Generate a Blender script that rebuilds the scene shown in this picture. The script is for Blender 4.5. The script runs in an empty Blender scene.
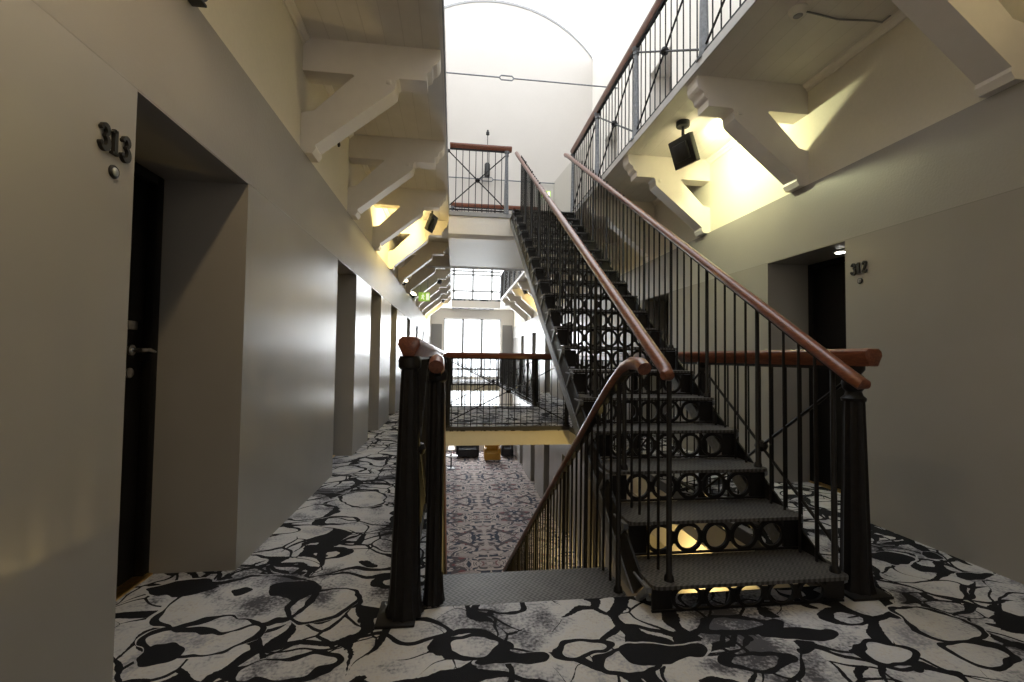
import bpy, bmesh, math, random
from mathutils import Vector, Matrix
random.seed(7)
C = bpy.context.scene.collection
sc = bpy.context.scene
PI = math.pi

# ------------------------------------------------------------------ sizes of the place (metres)
LW, RW = -1.127, 2.969          # corridor faces of the left and right walls
WL, WR = -0.118, 1.956          # edges of the stair well
FL = 3.53                       # storey height
LEDGE = 2.649
DH = 2.075                      # door recess height
EY, RD = 4.0, 0.47
ENDY = 23.0
OPEN0, BR0, BR1, LAND = 2.16, 7.52, 10.6, 19.4

# ------------------------------------------------------------------ materials
def new_mat(name):
    m = bpy.data.materials.new(name); m.use_nodes = True
    nt = m.node_tree; nt.nodes.clear()
    out = nt.nodes.new('ShaderNodeOutputMaterial')
    b = nt.nodes.new('ShaderNodeBsdfPrincipled')
    nt.links.new(b.outputs[0], out.inputs[0])
    return m, nt, b, out

def N(nt, typ, **kw):
    n = nt.nodes.new(typ)
    for k, v in kw.items():
        if k.startswith('i_'):
            key = k[2:]
            key = int(key) if key.isdigit() else key.replace('_', ' ')
            n.inputs[key].default_value = v
        else:
            setattr(n, k, v)
    return n

def coords(nt, scale=(1, 1, 1), rot=(0, 0, 0)):
    tc = N(nt, 'ShaderNodeTexCoord'); mp = N(nt, 'ShaderNodeMapping')
    mp.inputs['Scale'].default_value = scale; mp.inputs['Rotation'].default_value = rot
    nt.links.new(tc.outputs['Object'], mp.inputs[0])
    return mp.outputs[0]

def ramp(nt, fac, stops, interp='LINEAR'):
    r = N(nt, 'ShaderNodeValToRGB'); r.color_ramp.interpolation = interp
    el = r.color_ramp.elements
    while len(el) > 1: el.remove(el[-1])
    el[0].position, el[0].color = stops[0][0], (*stops[0][1], 1)
    for p, c in stops[1:]:
        e = el.new(p); e.color = (*c, 1)
    nt.links.new(fac, r.inputs[0])
    return r.outputs[0]

def math_(nt, op, a, b=None, c=None):
    n = N(nt, 'ShaderNodeMath', operation=op)
    for i, v in enumerate((a, b, c)):
        if v is None: continue
        if isinstance(v, (int, float)): n.inputs[i].default_value = v
        else: nt.links.new(v, n.inputs[i])
    return n.outputs[0]

def mix(nt, fac, a, b):
    n = N(nt, 'ShaderNodeMix', data_type='RGBA')
    for sock, v in ((n.inputs[0], fac), (n.inputs[6], a), (n.inputs[7], b)):
        if hasattr(v, 'is_output'): nt.links.new(v, sock)
        elif isinstance(v, (int, float)): sock.default_value = v
        else: sock.default_value = (*v, 1)
    return n.outputs[2]

def bump(nt, bsdf, h, strength=.2, dist=.01):
    b = N(nt, 'ShaderNodeBump'); b.inputs['Strength'].default_value = strength; b.inputs['Distance'].default_value = dist
    nt.links.new(h, b.inputs['Height']); nt.links.new(b.outputs[0], bsdf.inputs['Normal'])

def paint(name, col, rough=.6, nscale=18, amp=.06, bstr=.12, spec=.5, coat=0):
    m, nt, b, o = new_mat(name)
    co = coords(nt)
    n = N(nt, 'ShaderNodeTexNoise', i_Scale=nscale, i_Detail=5.0); nt.links.new(co, n.inputs[0])
    n2 = N(nt, 'ShaderNodeTexNoise', i_Scale=1.3, i_Detail=3.0); nt.links.new(co, n2.inputs[0])
    f = math_(nt, 'ADD', math_(nt, 'MULTIPLY', n.outputs[0], .4), math_(nt, 'MULTIPLY', n2.outputs[0], .6))
    lo = tuple(c * (1 - amp) for c in col); hi = tuple(min(1, c * (1 + amp)) for c in col)
    nt.links.new(ramp(nt, f, [(.3, lo), (.7, hi)]), b.inputs['Base Color'])
    b.inputs['Roughness'].default_value = rough
    b.inputs['Specular IOR Level'].default_value = spec
    if coat:
        b.inputs['Coat Weight'].default_value = coat; b.inputs['Coat Roughness'].default_value = .25
    bump(nt, b, n.outputs[0], bstr, .004)
    return m

def emit(name, col, s):
    m, nt, b, o = new_mat(name)
    b.inputs['Base Color'].default_value = (*col, 1)
    b.inputs['Emission Color'].default_value = (*col, 1); b.inputs['Emission Strength'].default_value = s
    return m

M = {}
def wall_mat():
    # satin grey paint, smooth board up to door height and rougher plaster above, a fine joint between
    m, nt, b, o = new_mat('grey_wall_paint')
    co = coords(nt)
    n = N(nt, 'ShaderNodeTexNoise', i_Scale=60.0, i_Detail=4.0); nt.links.new(co, n.inputs[0])
    n2 = N(nt, 'ShaderNodeTexNoise', i_Scale=1.1, i_Detail=3.0); nt.links.new(co, n2.inputs[0])
    sp = N(nt, 'ShaderNodeSeparateXYZ'); nt.links.new(co, sp.inputs[0])
    up = math_(nt, 'GREATER_THAN', sp.outputs[2], 2.082)
    joint = math_(nt, 'LESS_THAN', math_(nt, 'ABSOLUTE', math_(nt, 'SUBTRACT', sp.outputs[2], 2.082)), .0025)
    col = ramp(nt, n2.outputs[0], [(.3, (.30, .28, .255)), (.7, (.345, .322, .292))])
    nt.links.new(mix(nt, math_(nt, 'MULTIPLY', joint, .5), col, (.2, .18, .16)), b.inputs['Base Color'])
    nt.links.new(math_(nt, 'ADD', .24, math_(nt, 'MULTIPLY', up, .16)), b.inputs['Roughness'])
    st = N(nt, 'ShaderNodeMapping'); st.inputs['Scale'].default_value = (1, 26, .5); nt.links.new(co, st.inputs[0])
    sn = N(nt, 'ShaderNodeTexNoise', i_Scale=1.0, i_Detail=3.0); nt.links.new(st.outputs[0], sn.inputs[0])
    h = math_(nt, 'MULTIPLY', math_(nt, 'ADD', n.outputs[0], math_(nt, 'MULTIPLY', math_(nt, 'MULTIPLY', sn.outputs[0], 1.4), math_(nt, 'SUBTRACT', 1.0, up))), math_(nt, 'ADD', .12, math_(nt, 'MULTIPLY', up, .8)))
    bump(nt, b, h, .25, .006)
    return m
M['grey'] = wall_mat()
M['cream'] = paint('cream_plaster', (.74, .69, .58), .75, 40, .05, .15)
M['white'] = paint('white_plaster', (.80, .76, .70), .8, 30, .03, .08)
M['bracket'] = paint('white_timber_paint', (.78, .73, .67), .45, 12, .05, .08)
M['beam'] = paint('cream_beam_paint', (.72, .66, .50), .5, 14, .05, .08)
M['dark_edge'] = paint('dark_steel_edge', (.045, .042, .04), .5, 20, .1, .1)
M['edge'] = paint('grey_steel_paint', (.30, .30, .30), .45, 20, .08, .1)
M['pale_edge'] = paint('pale_grey_steel_paint', (.52, .51, .49), .45, 20, .05, .1)
M['black_door'] = paint('black_door_lacquer', (.006, .005, .0045), .55, 25, .2, .05, .25)
M['grey_door'] = paint('grey_door_lacquer', (.33, .31, .285), .25, 25, .05, .05)
M['black'] = paint('black_plastic', (.012, .012, .012), .5, 60, .2, .1)
M['digit'] = paint('dark_bronze_digits', (.010, .008, .006), .6, 60, .2, .1)
M['warm_white'] = paint('warm_white_plaster', (.56, .525, .485), .8, 30, .03, .06)
M['beige'] = paint('beige_plaster', (.46, .43, .38), .8, 30, .03, .08)
M['panel'] = paint('grey_wall_panel', (.30, .29, .28), .6, 20, .05, .05)
M['frame'] = paint('grey_window_frame', (.30, .30, .30), .5, 20, .04, .05)

def iron(name, col, rough=.42):
    m, nt, b, o = new_mat(name)
    co = coords(nt)
    n = N(nt, 'ShaderNodeTexNoise', i_Scale=35.0, i_Detail=6.0); nt.links.new(co, n.inputs[0])
    nt.links.new(ramp(nt, n.outputs[0], [(.3, tuple(c * .75 for c in col)), (.7, tuple(c * 1.3 for c in col))]), b.inputs['Base Color'])
    b.inputs['Roughness'].default_value = rough; b.inputs['Specular IOR Level'].default_value = .5
    bump(nt, b, n.outputs[0], .25, .003)
    return m
M['iron'] = iron('black_painted_iron', (.0075, .0062, .0055), .5); M['iron'].node_tree.nodes['Principled BSDF'].inputs['Specular IOR Level'].default_value = .32
M['steel'] = iron('grey_painted_steel', (.16, .17, .185), .38)
M['chrome'] = iron('brushed_steel', (.55, .54, .52), .3); M['chrome'].node_tree.nodes['Principled BSDF'].inputs['Metallic'].default_value = 1
M['brass'] = iron('brass', (.72, .47, .16), .35); M['brass'].node_tree.nodes['Principled BSDF'].inputs['Metallic'].default_value = 1

def chequer():
    m, nt, b, o = new_mat('chequer_plate_iron')
    co = coords(nt)
    sp = N(nt, 'ShaderNodeSeparateXYZ'); nt.links.new(co, sp.inputs[0])
    x, y = sp.outputs[0], sp.outputs[1]
    # rows of short slanted ridges, each row leaning the other way
    row = math_(nt, 'MULTIPLY', y, 42.0)
    odd = math_(nt, 'GREATER_THAN', math_(nt, 'FRACT', math_(nt, 'MULTIPLY', row, .5)), .5)
    sgn = math_(nt, 'SUBTRACT', math_(nt, 'MULTIPLY', odd, 2.0), 1.0)
    fy = math_(nt, 'FRACT', row)
    ph = math_(nt, 'ADD', math_(nt, 'MULTIPLY', x, 38.0), math_(nt, 'MULTIPLY', sgn, fy))
    r = math_(nt, 'GREATER_THAN', math_(nt, 'FRACT', ph), .5)
    n = N(nt, 'ShaderNodeTexNoise', i_Scale=9.0, i_Detail=6.0); nt.links.new(co, n.inputs[0])
    base = ramp(nt, n.outputs[0], [(.3, (.030, .028, .026)), (.7, (.07, .066, .062))])
    nt.links.new(mix(nt, math_(nt, 'MULTIPLY', r, .55), base, (.17, .163, .155)), b.inputs['Base Color'])
    b.inputs['Roughness'].default_value = .42; b.inputs['Metallic'].default_value = .35
    bump(nt, b, r, .6, .004)
    return m
M['tread'] = chequer()

def wood(name, c1, c2):
    m, nt, b, o = new_mat(name)
    co = coords(nt, (6, 1.2, 6))
    n = N(nt, 'ShaderNodeTexNoise', i_Scale=14.0, i_Detail=6.0, i_Distortion=.6); nt.links.new(co, n.inputs[0])
    nt.links.new(ramp(nt, n.outputs[0], [(.3, c1), (.7, c2)]), b.inputs['Base Color'])
    b.inputs['Roughness'].default_value = .38
    b.inputs['Coat Weight'].default_value = .35; b.inputs['Coat Roughness'].default_value = .2
    return m
M['wood'] = wood('varnished_mahogany', (.10, .028, .013), (.22, .068, .029))

def planks():
    m, nt, b, o = new_mat('painted_ceiling_boards')
    co = coords(nt)
    sp = N(nt, 'ShaderNodeSeparateXYZ'); nt.links.new(co, sp.inputs[0])
    f = math_(nt, 'FRACT', math_(nt, 'MULTIPLY', sp.outputs[0], 7.2))
    groove = math_(nt, 'LESS_THAN', f, .05)
    n = N(nt, 'ShaderNodeTexNoise', i_Scale=5.0, i_Detail=4.0); nt.links.new(co, n.inputs[0])
    col = ramp(nt, n.outputs[0], [(.3, (.70, .665, .62)), (.7, (.76, .725, .68))])
    nt.links.new(mix(nt, math_(nt, 'MULTIPLY', groove, .30), col, (.45, .41, .37)), b.inputs['Base Color'])
    b.inputs['Roughness'].default_value = .5
    bump(nt, b, math_(nt, 'SUBTRACT', 1.0, groove), .5, .006)
    return m
M['planks'] = planks()

# woven marks of the carpet near the stair well: (kind d=solid r=outline, x, y, half width, half length)
MARKS = [('d', -1.03, 2.39, 0.043, 0.048), ('d', -1.28, 2.46, 0.153, 0.08), ('d', -0.76, 2.38, 0.129, 0.086), ('r', -1.0, 2.03, 0.198, 0.124), ('r', -0.95, 2.31, 0.322, 0.24), ('d', -1.08, 1.93, 0.089, 0.072),
         ('r', -0.59, 1.81, 0.174, 0.06), ('r', -0.58, 2.24, 0.155, 0.133), ('r', 0.23, 2.14, 0.101, 0.065), ('r', 0.08, 1.85, 0.149, 0.054), ('d', 0.25, 1.78, 0.115, 0.04), ('r', 0.52, 1.8, 0.111, 0.059),
         ('d', 0.85, 1.75, 0.183, 0.063), ('r', 0.69, 1.7, 0.129, 0.048), ('r', 1.24, 1.86, 0.173, 0.053), ('d', 1.47, 1.79, 0.17, 0.044), ('r', 2.14, 1.81, 0.144, 0.139), ('d', 2.59, 2.44, 0.133, 0.084),
         ('d', 2.85, 2.46, 0.056, 0.038), ('d', 2.81, 2.18, 0.134, 0.04), ('r', 2.1, 1.59, 0.12, 0.081), ('r', 1.18, 1.65, 0.131, 0.047), ('r', 1.7, 1.65, 0.104, 0.064), ('r', -1.05, 4.78, 0.157, 0.197),
         ('r', -1.0, 3.53, 0.143, 0.169), ('r', -0.69, 3.84, 0.175, 0.225)]
def carpet():
    m, nt, b, o = new_mat('patterned_carpet')
    co = coords(nt)
    def noise(scale, detail=2.0, vec=None, dist=0.0):
        n = N(nt, 'ShaderNodeTexNoise', i_Scale=scale, i_Detail=detail, i_Distortion=dist); nt.links.new(vec or co, n.inputs[0]); return n
    def warp(amount, scale):
        add = N(nt, 'ShaderNodeVectorMath', operation='MULTIPLY_ADD')
        nt.links.new(noise(scale).outputs['Color'], add.inputs[0]); add.inputs[1].default_value = (amount, amount, 0); nt.links.new(co, add.inputs[2])
        return add.outputs[0]
    P = warp(.40, 2.3)
    Q = warp(.10, 6.0)
    wd = noise(1.9).outputs[0]
    fuzz = math_(nt, 'MULTIPLY', math_(nt, 'SUBTRACT', noise(60.0, 2.0).outputs[0], .5), .018)
    # ink strokes: broken outlines of rounded cells, loops, a few long contours and clots
    v = N(nt, 'ShaderNodeTexVoronoi', feature='DISTANCE_TO_EDGE', i_Scale=2.1, i_Randomness=1.0); nt.links.new(P, v.inputs[0])
    width = math_(nt, 'MULTIPLY', math_(nt, 'SUBTRACT', wd, .40), .26)
    ink1 = math_(nt, 'LESS_THAN', math_(nt, 'ADD', v.outputs[0], fuzz), math_(nt, 'MINIMUM', width, .06))
    mp2 = N(nt, 'ShaderNodeMapping'); mp2.inputs['Scale'].default_value = (1.5, 3.0, 1); mp2.inputs['Rotation'].default_value = (0, 0, .5)
    nt.links.new(P, mp2.inputs[0])
    c = noise(1.0, 1.0, mp2.outputs[0]).outputs[0]
    d = math_(nt, 'ABSOLUTE', math_(nt, 'SUBTRACT', c, .47))
    ink2 = math_(nt, 'LESS_THAN', math_(nt, 'ADD', d, math_(nt, 'MULTIPLY', fuzz, .5)), math_(nt, 'MULTIPLY', wd, .036))
    mp5 = N(nt, 'ShaderNodeMapping'); mp5.inputs['Scale'].default_value = (1.3, 2.3, 1); mp5.inputs['Rotation'].default_value = (0, 0, -.35)
    nt.links.new(Q, mp5.inputs[0])
    v5 = N(nt, 'ShaderNodeTexVoronoi', feature='F1', i_Scale=1.5, i_Randomness=.8); nt.links.new(mp5.outputs[0], v5.inputs[0])
    ring5 = math_(nt, 'LESS_THAN', math_(nt, 'ADD', math_(nt, 'ABSOLUTE', math_(nt, 'SUBTRACT', v5.outputs[0], .28)), fuzz), math_(nt, 'MULTIPLY', math_(nt, 'SUBTRACT', noise(4.0).outputs[0], .32), .20))
    dot5 = math_(nt, 'LESS_THAN', math_(nt, 'ADD', v5.outputs[0], fuzz), .06)
    blob = math_(nt, 'GREATER_THAN', noise(3.0, 1.0, P, .8).outputs[0], .72)
    v6 = N(nt, 'ShaderNodeTexVoronoi', feature='DISTANCE_TO_EDGE', i_Scale=4.3, i_Randomness=1.0); nt.links.new(P, v6.inputs[0])
    ink6 = math_(nt, 'LESS_THAN', math_(nt, 'ADD', v6.outputs[0], fuzz), math_(nt, 'MINIMUM', math_(nt, 'MULTIPLY', math_(nt, 'SUBTRACT', noise(1.3).outputs[0], .45), .35), .035))
    ink1 = math_(nt, 'MAXIMUM', ink1, ink6)
    ink = math_(nt, 'MAXIMUM', math_(nt, 'MAXIMUM', ink1, ink2), math_(nt, 'MAXIMUM', math_(nt, 'MAXIMUM', ring5, dot5), blob))
    sp = N(nt, 'ShaderNodeSeparateXYZ'); nt.links.new(warp(.20, 4.5), sp.inputs[0])
    clear = marks = None; noise_w = noise(5.0).outputs[0]
    for kind, x, y, a, h in MARKS:
        dx = math_(nt, 'MULTIPLY', math_(nt, 'SUBTRACT', sp.outputs[0], x + .10), 1 / a); dy = math_(nt, 'MULTIPLY', math_(nt, 'SUBTRACT', sp.outputs[1], y + .10), 1 / h)
        r = math_(nt, 'SQRT', math_(nt, 'ADD', math_(nt, 'MULTIPLY', dx, dx), math_(nt, 'MULTIPLY', dy, dy)))
        if kind == 'd': k = math_(nt, 'LESS_THAN', r, 1.0)
        else:
            k = math_(nt, 'LESS_THAN', math_(nt, 'ABSOLUTE', math_(nt, 'SUBTRACT', r, 1.0)), math_(nt, 'MULTIPLY', math_(nt, 'SUBTRACT', noise_w, .24), .045 / min(a, h)))
        q = math_(nt, 'LESS_THAN', r, 1.12)
        marks = k if marks is None else math_(nt, 'MAXIMUM', marks, k); clear = q if clear is None else math_(nt, 'MAXIMUM', clear, q)
    ink = math_(nt, 'MAXIMUM', marks, math_(nt, 'MULTIPLY', ink, math_(nt, 'SUBTRACT', 1.0, clear)))
    g = noise(1.7, 3.0, P); g2 = noise(7.0, 3.0, Q); fine = noise(70.0, 3.0)
    gg = math_(nt, 'ADD', math_(nt, 'ADD', math_(nt, 'MULTIPLY', g.outputs[0], .55), math_(nt, 'MULTIPLY', g2.outputs[0], .25)), math_(nt, 'MULTIPLY', fine.outputs[0], .2))
    base = ramp(nt, gg, [(.41, (.08, .08, .09)), (.44, (.22, .22, .24)), (.465, (.35, .35, .37)), (.49, (.46, .46, .475)), (.53, (.51, .505, .505)), (.56, (.49, .47, .44)), (.585, (.40, .395, .415)), (.63, (.25, .25, .27))])
    nt.links.new(mix(nt, ink, base, (.012, .012, .014)), b.inputs['Base Color'])
    b.inputs['Roughness'].default_value = .95; b.inputs['Specular IOR Level'].default_value = .15
    bump(nt, b, noise(260.0).outputs[0], .5, .006)
    return m
M['carpet'] = carpet()

def carpet_red():
    m, nt, b, o = new_mat('red_navy_patterned_carpet')
    tc = N(nt, 'ShaderNodeTexCoord')
    sp = N(nt, 'ShaderNodeSeparateXYZ'); nt.links.new(tc.outputs['Object'], sp.inputs[0])
    # mirrored repeat, as in a woven carpet
    mx = math_(nt, 'PINGPONG', math_(nt, 'ADD', sp.outputs[0], 9.1), 1.0)
    my = math_(nt, 'PINGPONG', math_(nt, 'ADD', sp.outputs[1], 9.0), 1.5)
    cb = N(nt, 'ShaderNodeCombineXYZ'); nt.links.new(mx, cb.inputs[0]); nt.links.new(my, cb.inputs[1])
    n = N(nt, 'ShaderNodeTexNoise', i_Scale=3.0, i_Detail=3.0, i_Distortion=1.2); nt.links.new(cb.outputs[0], n.inputs[0])
    n2 = N(nt, 'ShaderNodeTexNoise', i_Scale=2.0, i_Detail=2.0); nt.links.new(cb.outputs[0], n2.inputs[0])
    tint = ramp(nt, n2.outputs[0], [(.40, (.03, .035, .06)), (.50, (.09, .07, .075)), (.60, (.19, .055, .06))], 'CONSTANT')
    dark = ramp(nt, n.outputs[0], [(.44, (1, 1, 1)), (.47, (0, 0, 0)), (.54, (0, 0, 0)), (.57, (1, 1, 1)), (.62, (.2, .2, .2))])
    base = ramp(nt, n2.outputs[0], [(.35, (.58, .49, .44)), (.65, (.44, .37, .36))])
    nt.links.new(mix(nt, dark, base, tint), b.inputs['Base Color'])
    b.inputs['Roughness'].default_value = .95
    return m
M['carpet_red'] = carpet_red()

def glass():
    m = bpy.data.materials.new('clear_window_glass'); m.use_nodes = True
    nt = m.node_tree; nt.nodes.clear()
    o = nt.nodes.new('ShaderNodeOutputMaterial'); t = nt.nodes.new('ShaderNodeBsdfTransparent'); g = nt.nodes.new('ShaderNodeBsdfGlossy')
    g.inputs['Roughness'].default_value = .05; t.inputs[0].default_value = (.96, .97, .97, 1)
    x = nt.nodes.new('ShaderNodeMixShader'); x.inputs[0].default_value = .06
    nt.links.new(t.outputs[0], x.inputs[1]); nt.links.new(g.outputs[0], x.inputs[2]); nt.links.new(x.outputs[0], o.inputs[0])
    return m
M['glass'] = glass()
M['mustard'] = paint('mustard_leather', (.38, .19, .02), .5, 50, .15, .2)
M['dark_sofa'] = paint('charcoal_fabric', (.03, .03, .035), .9, 80, .2, .3)
M['lampglow'] = emit('lamp_glow', (1, .86, .55), 12)
M['spotglow'] = emit('spot_glow', (1, .95, .85), 14)
M['green'] = emit('green_exit_panel', (.30, .48, .08), .9)
M['exitwhite'] = emit('white_exit_pictogram', (.9, .95, .7), .9)
M['shade'] = emit('lit_lampshade', (1, .9, .8), 1.5)

# ------------------------------------------------------------------ mesh helpers (all in world coordinates)
def box(bm, x0, x1, y0, y1, z0, z1, bev=0):
    r = bmesh.ops.create_cube(bm, size=1)
    bmesh.ops.transform(bm, matrix=Matrix.Translation(((x0 + x1) / 2, (y0 + y1) / 2, (z0 + z1) / 2)) @ Matrix.Diagonal((abs(x1 - x0), abs(y1 - y0), abs(z1 - z0), 1)), verts=r['verts'])
    if bev:
        es = list({e for v in r['verts'] for e in v.link_edges})
        bmesh.ops.bevel(bm, geom=es, offset=bev, segments=2, profile=.5, affect='EDGES')

def prism(bm, pts, axis, a, b):
    """pts: closed 2D outline; axis 'x': (y,z) extruded x=a..b; 'y': (x,z); 'z': (x,y)"""
    f = {'x': lambda p, t: (t, p[0], p[1]), 'y': lambda p, t: (p[0], t, p[1]), 'z': lambda p, t: (p[0], p[1], t)}[axis]
    A = [bm.verts.new(f(p, a)) for p in pts]; B = [bm.verts.new(f(p, b)) for p in pts]
    n = len(pts)
    fs = [bm.faces.new(A), bm.faces.new(B[::-1])]
    for i in range(n): fs.append(bm.faces.new((A[i], B[i], B[(i + 1) % n], A[(i + 1) % n])))
    bmesh.ops.recalc_face_normals(bm, faces=fs)

def tube(bm, pts, r, seg=8, flat=(1, 1)):
    pts = [Vector(p) for p in pts]; n = len(pts)
    rs = r if isinstance(r, (list, tuple)) else [r] * n
    rings = []
    t0 = (pts[1] - pts[0]).normalized()
    up = Vector((0, 0, 1)) if abs(t0.z) < .9 else Vector((0, 1, 0))
    side = t0.cross(up).normalized()
    for i, p in enumerate(pts):
        t = (pts[min(i + 1, n - 1)] - pts[max(i - 1, 0)]).normalized()
        side = (side - t * side.dot(t)).normalized(); u = side.cross(t)
        rings.append([bm.verts.new(p + (side * math.cos(2 * PI * k / seg) * flat[0] + u * math.sin(2 * PI * k / seg) * flat[1]) * rs[i]) for k in range(seg)])
    fs = []
    for a, b in zip(rings, rings[1:]):
        for k in range(seg): fs.append(bm.faces.new((a[k], a[(k + 1) % seg], b[(k + 1) % seg], b[k])))
    fs += [bm.faces.new(rings[0][::-1]), bm.faces.new(rings[-1])]
    bmesh.ops.recalc_face_normals(bm, faces=fs)

def lathe(bm, prof, c, seg=16, star=0, mat=None):
    """prof: [(radius, z)], centre c=(x,y,z); star>0 flutes the section"""
    rings = []
    for r, z in prof:
        rings.append([bm.verts.new((c[0] + r * (1 - star * (k % 2)) * math.cos(2 * PI * k / seg), c[1] + r * (1 - star * (k % 2)) * math.sin(2 * PI * k / seg), c[2] + z)) for k in range(seg)])
    fs = []
    for a, b in zip(rings, rings[1:]):
        for k in range(seg): fs.append(bm.faces.new((a[k], a[(k + 1) % seg], b[(k + 1) % seg], b[k])))
    fs += [bm.faces.new(rings[0][::-1]), bm.faces.new(rings[-1])]
    bmesh.ops.recalc_face_normals(bm, faces=fs)
    return [v for r in rings for v in r]

def sweep(bm, pts, prof, closed_prof=True):
    """sweep a profile [(side, up)] along a 3D path whose frames keep 'side' horizontal"""
    pts = [Vector(p) for p in pts]; n = len(pts); rings = []
    for i, p in enumerate(pts):
        t = (pts[min(i + 1, n - 1)] - pts[max(i - 1, 0)]).normalized()
        s = t.cross(Vector((0, 0, 1))).normalized(); u = s.cross(t)
        rings.append([bm.verts.new(p + s * a + u * b) for a, b in prof])
    fs = []; m = len(prof)
    for a, b in zip(rings, rings[1:]):
        for k in range(m): fs.append(bm.faces.new((a[k], a[(k + 1) % m], b[(k + 1) % m], b[k])))
    fs += [bm.faces.new(rings[0][::-1]), bm.faces.new(rings[-1])]
    bmesh.ops.recalc_face_normals(bm, faces=fs)

def wloc(o):
    v = Vector(o.location)
    while o.parent: o = o.parent; v += o.location
    return v

def mesh_from(bm, name, mat, smooth=True):
    me = bpy.data.meshes.new(name); bm.to_mesh(me); bm.free()
    me.materials.append(mat)
    if smooth:
        me.shade_smooth(); me.set_sharp_from_angle(angle=math.radians(38))
    return me

def obj(name, bm, mat, parent=None, origin=None, smooth=True):
    o_ = Vector(origin) if origin is not None else (wloc(parent) if parent else Vector((0, 0, 0)))
    if o_.length: bmesh.ops.translate(bm, vec=-o_, verts=bm.verts)
    o = bpy.data.objects.new(name, mesh_from(bm, name, mat, smooth)); C.objects.link(o)
    if parent:
        o.parent = parent; o.location = o_ - wloc(parent)
    else: o.location = o_
    return o

def inst(src, parent, off):
    """another copy of a part under the same thing, moved by off"""
    o = src.copy(); C.objects.link(o); o.parent = parent; o.location = Vector(src.location) + Vector(off); return o

def thing(name, label, cat, loc=(0, 0, 0), group=None):
    o = bpy.data.objects.new(name, None); C.objects.link(o); o.location = loc; o.empty_display_size = .1
    tag(o, label, cat, group); return o

def tag(o, label, cat, group=None):
    o['label'] = label; o['category'] = cat
    if group: o['group'] = group
    return o

def struct(name, bm, mat, parent=None, smooth=False):
    o = obj(name, bm, mat, parent, smooth=smooth)
    if parent is None: o['kind'] = 'structure'
    return o

def copy_tree(o, loc, label=None, parent=None):
    c = o.copy(); C.objects.link(c)
    if parent: c.parent = parent
    else: c.location = loc
    if label: c['label'] = label
    for ch in [x for x in o.children]: copy_tree(ch, None, None, c)
    return c

def B(): return bmesh.new()

# ------------------------------------------------------------------ the setting
L_DOORS = [(1.745, 2.63), (4.58, 5.45), (6.40, 7.27), (8.40, 9.27), (11.22, 12.09), (13.85, 14.72), (16.7, 17.57)]
R_DOORS = [(3.13, 4.0), (6.03, 6.95), (8.9, 9.77), (11.35, 12.2), (13.85, 14.72), (16.35, 17.22), (19.2, 20.07)]

def wall_with_doors(name, face, out, y0, y1, z0, z1, doors, dz, dh, mat):
    bm = B(); xa, xb = sorted((face, face + out))
    y = y0
    for a, b in doors:
        box(bm, xa, xb, y, a, z0, z1)
        if dh < z1 - dz - .001: box(bm, xa, xb, a, b, dz + dh, z1)
        if dz > z0: box(bm, xa, xb, a, b, z0, dz)
        y = b
    box(bm, xa, xb, y, y1, z0, z1)
    return struct(name, bm, mat)

YB = -3.2
wall_with_doors('wall_left', LW, -RD, YB, ENDY, 0, LEDGE, L_DOORS, 0, DH, M['grey'])
wall_with_doors('wall_right', RW, RD, YB, ENDY, 0, LEDGE, R_DOORS, 0, DH, M['grey'])
wall_with_doors('wall_left_lower', LW, -RD, 1.5, ENDY, -FL, -.07, L_DOORS[1:], -FL, DH, M['grey'])
wall_with_doors('wall_right_lower', RW, RD, 1.5, ENDY, -FL, -.07, R_DOORS, -FL, DH, M['grey'])
UPT = 8.55
LX, RX = -1.46, 3.30          # faces of the set-back top storey walls
for nm, f, s in (('wall_left_upper', LW - .03, -1), ('wall_right_upper', RW + .03, 1)):
    bm = B(); xa, xb = sorted((f, f + s * .4)); box(bm, xa, xb, YB, ENDY, LEDGE, FL, 0); struct(nm, bm, M['cream'])
bm = B(); box(bm, LX - .1, LX, YB, ENDY, FL + .06, UPT); struct('wall_left_top', bm, M['white'])
RU_DOORS = [(3.6, 4.4), (6.6, 7.42), (9.0, 9.8)]
wall_with_doors('wall_right_top', RX, .43, YB, ENDY, FL + .06, UPT, RU_DOORS, FL + .06, 2.48, M['white'])
bm = B(); box(bm, LW - .5, RW + .5, YB - .2, YB, -.1, 3.3); struct('wall_back', bm, M['grey'])
bm = B(); box(bm, LW - .5, RW + .5, YB - .2, YB, 3.3, UPT + 1.25); struct('wall_back_top', bm, M['white'])
bm = B(); box(bm, LW - .5, RW + .5, 1.5, 1.7, -FL - .1, -.25); struct('wall_back_lower', bm, M['grey'])

# floors
bm = B()
t = .07
box(bm, LW - RD, RW + RD, YB, OPEN0, -t, 0)
box(bm, LW - RD, WL, OPEN0, ENDY, -t, 0); box(bm, WR, RW + RD, OPEN0, ENDY, -t, 0)
box(bm, WL, WR, BR0, BR1, -t, 0); box(bm, WL, WR, LAND, ENDY, -t, 0)
struct('floor', bm, M['carpet'])
bm = B(); box(bm, LW - RD, RW + RD, 1.5, ENDY, -FL - .1, -FL); struct('floor_lower', bm, M['carpet_red'])
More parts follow.
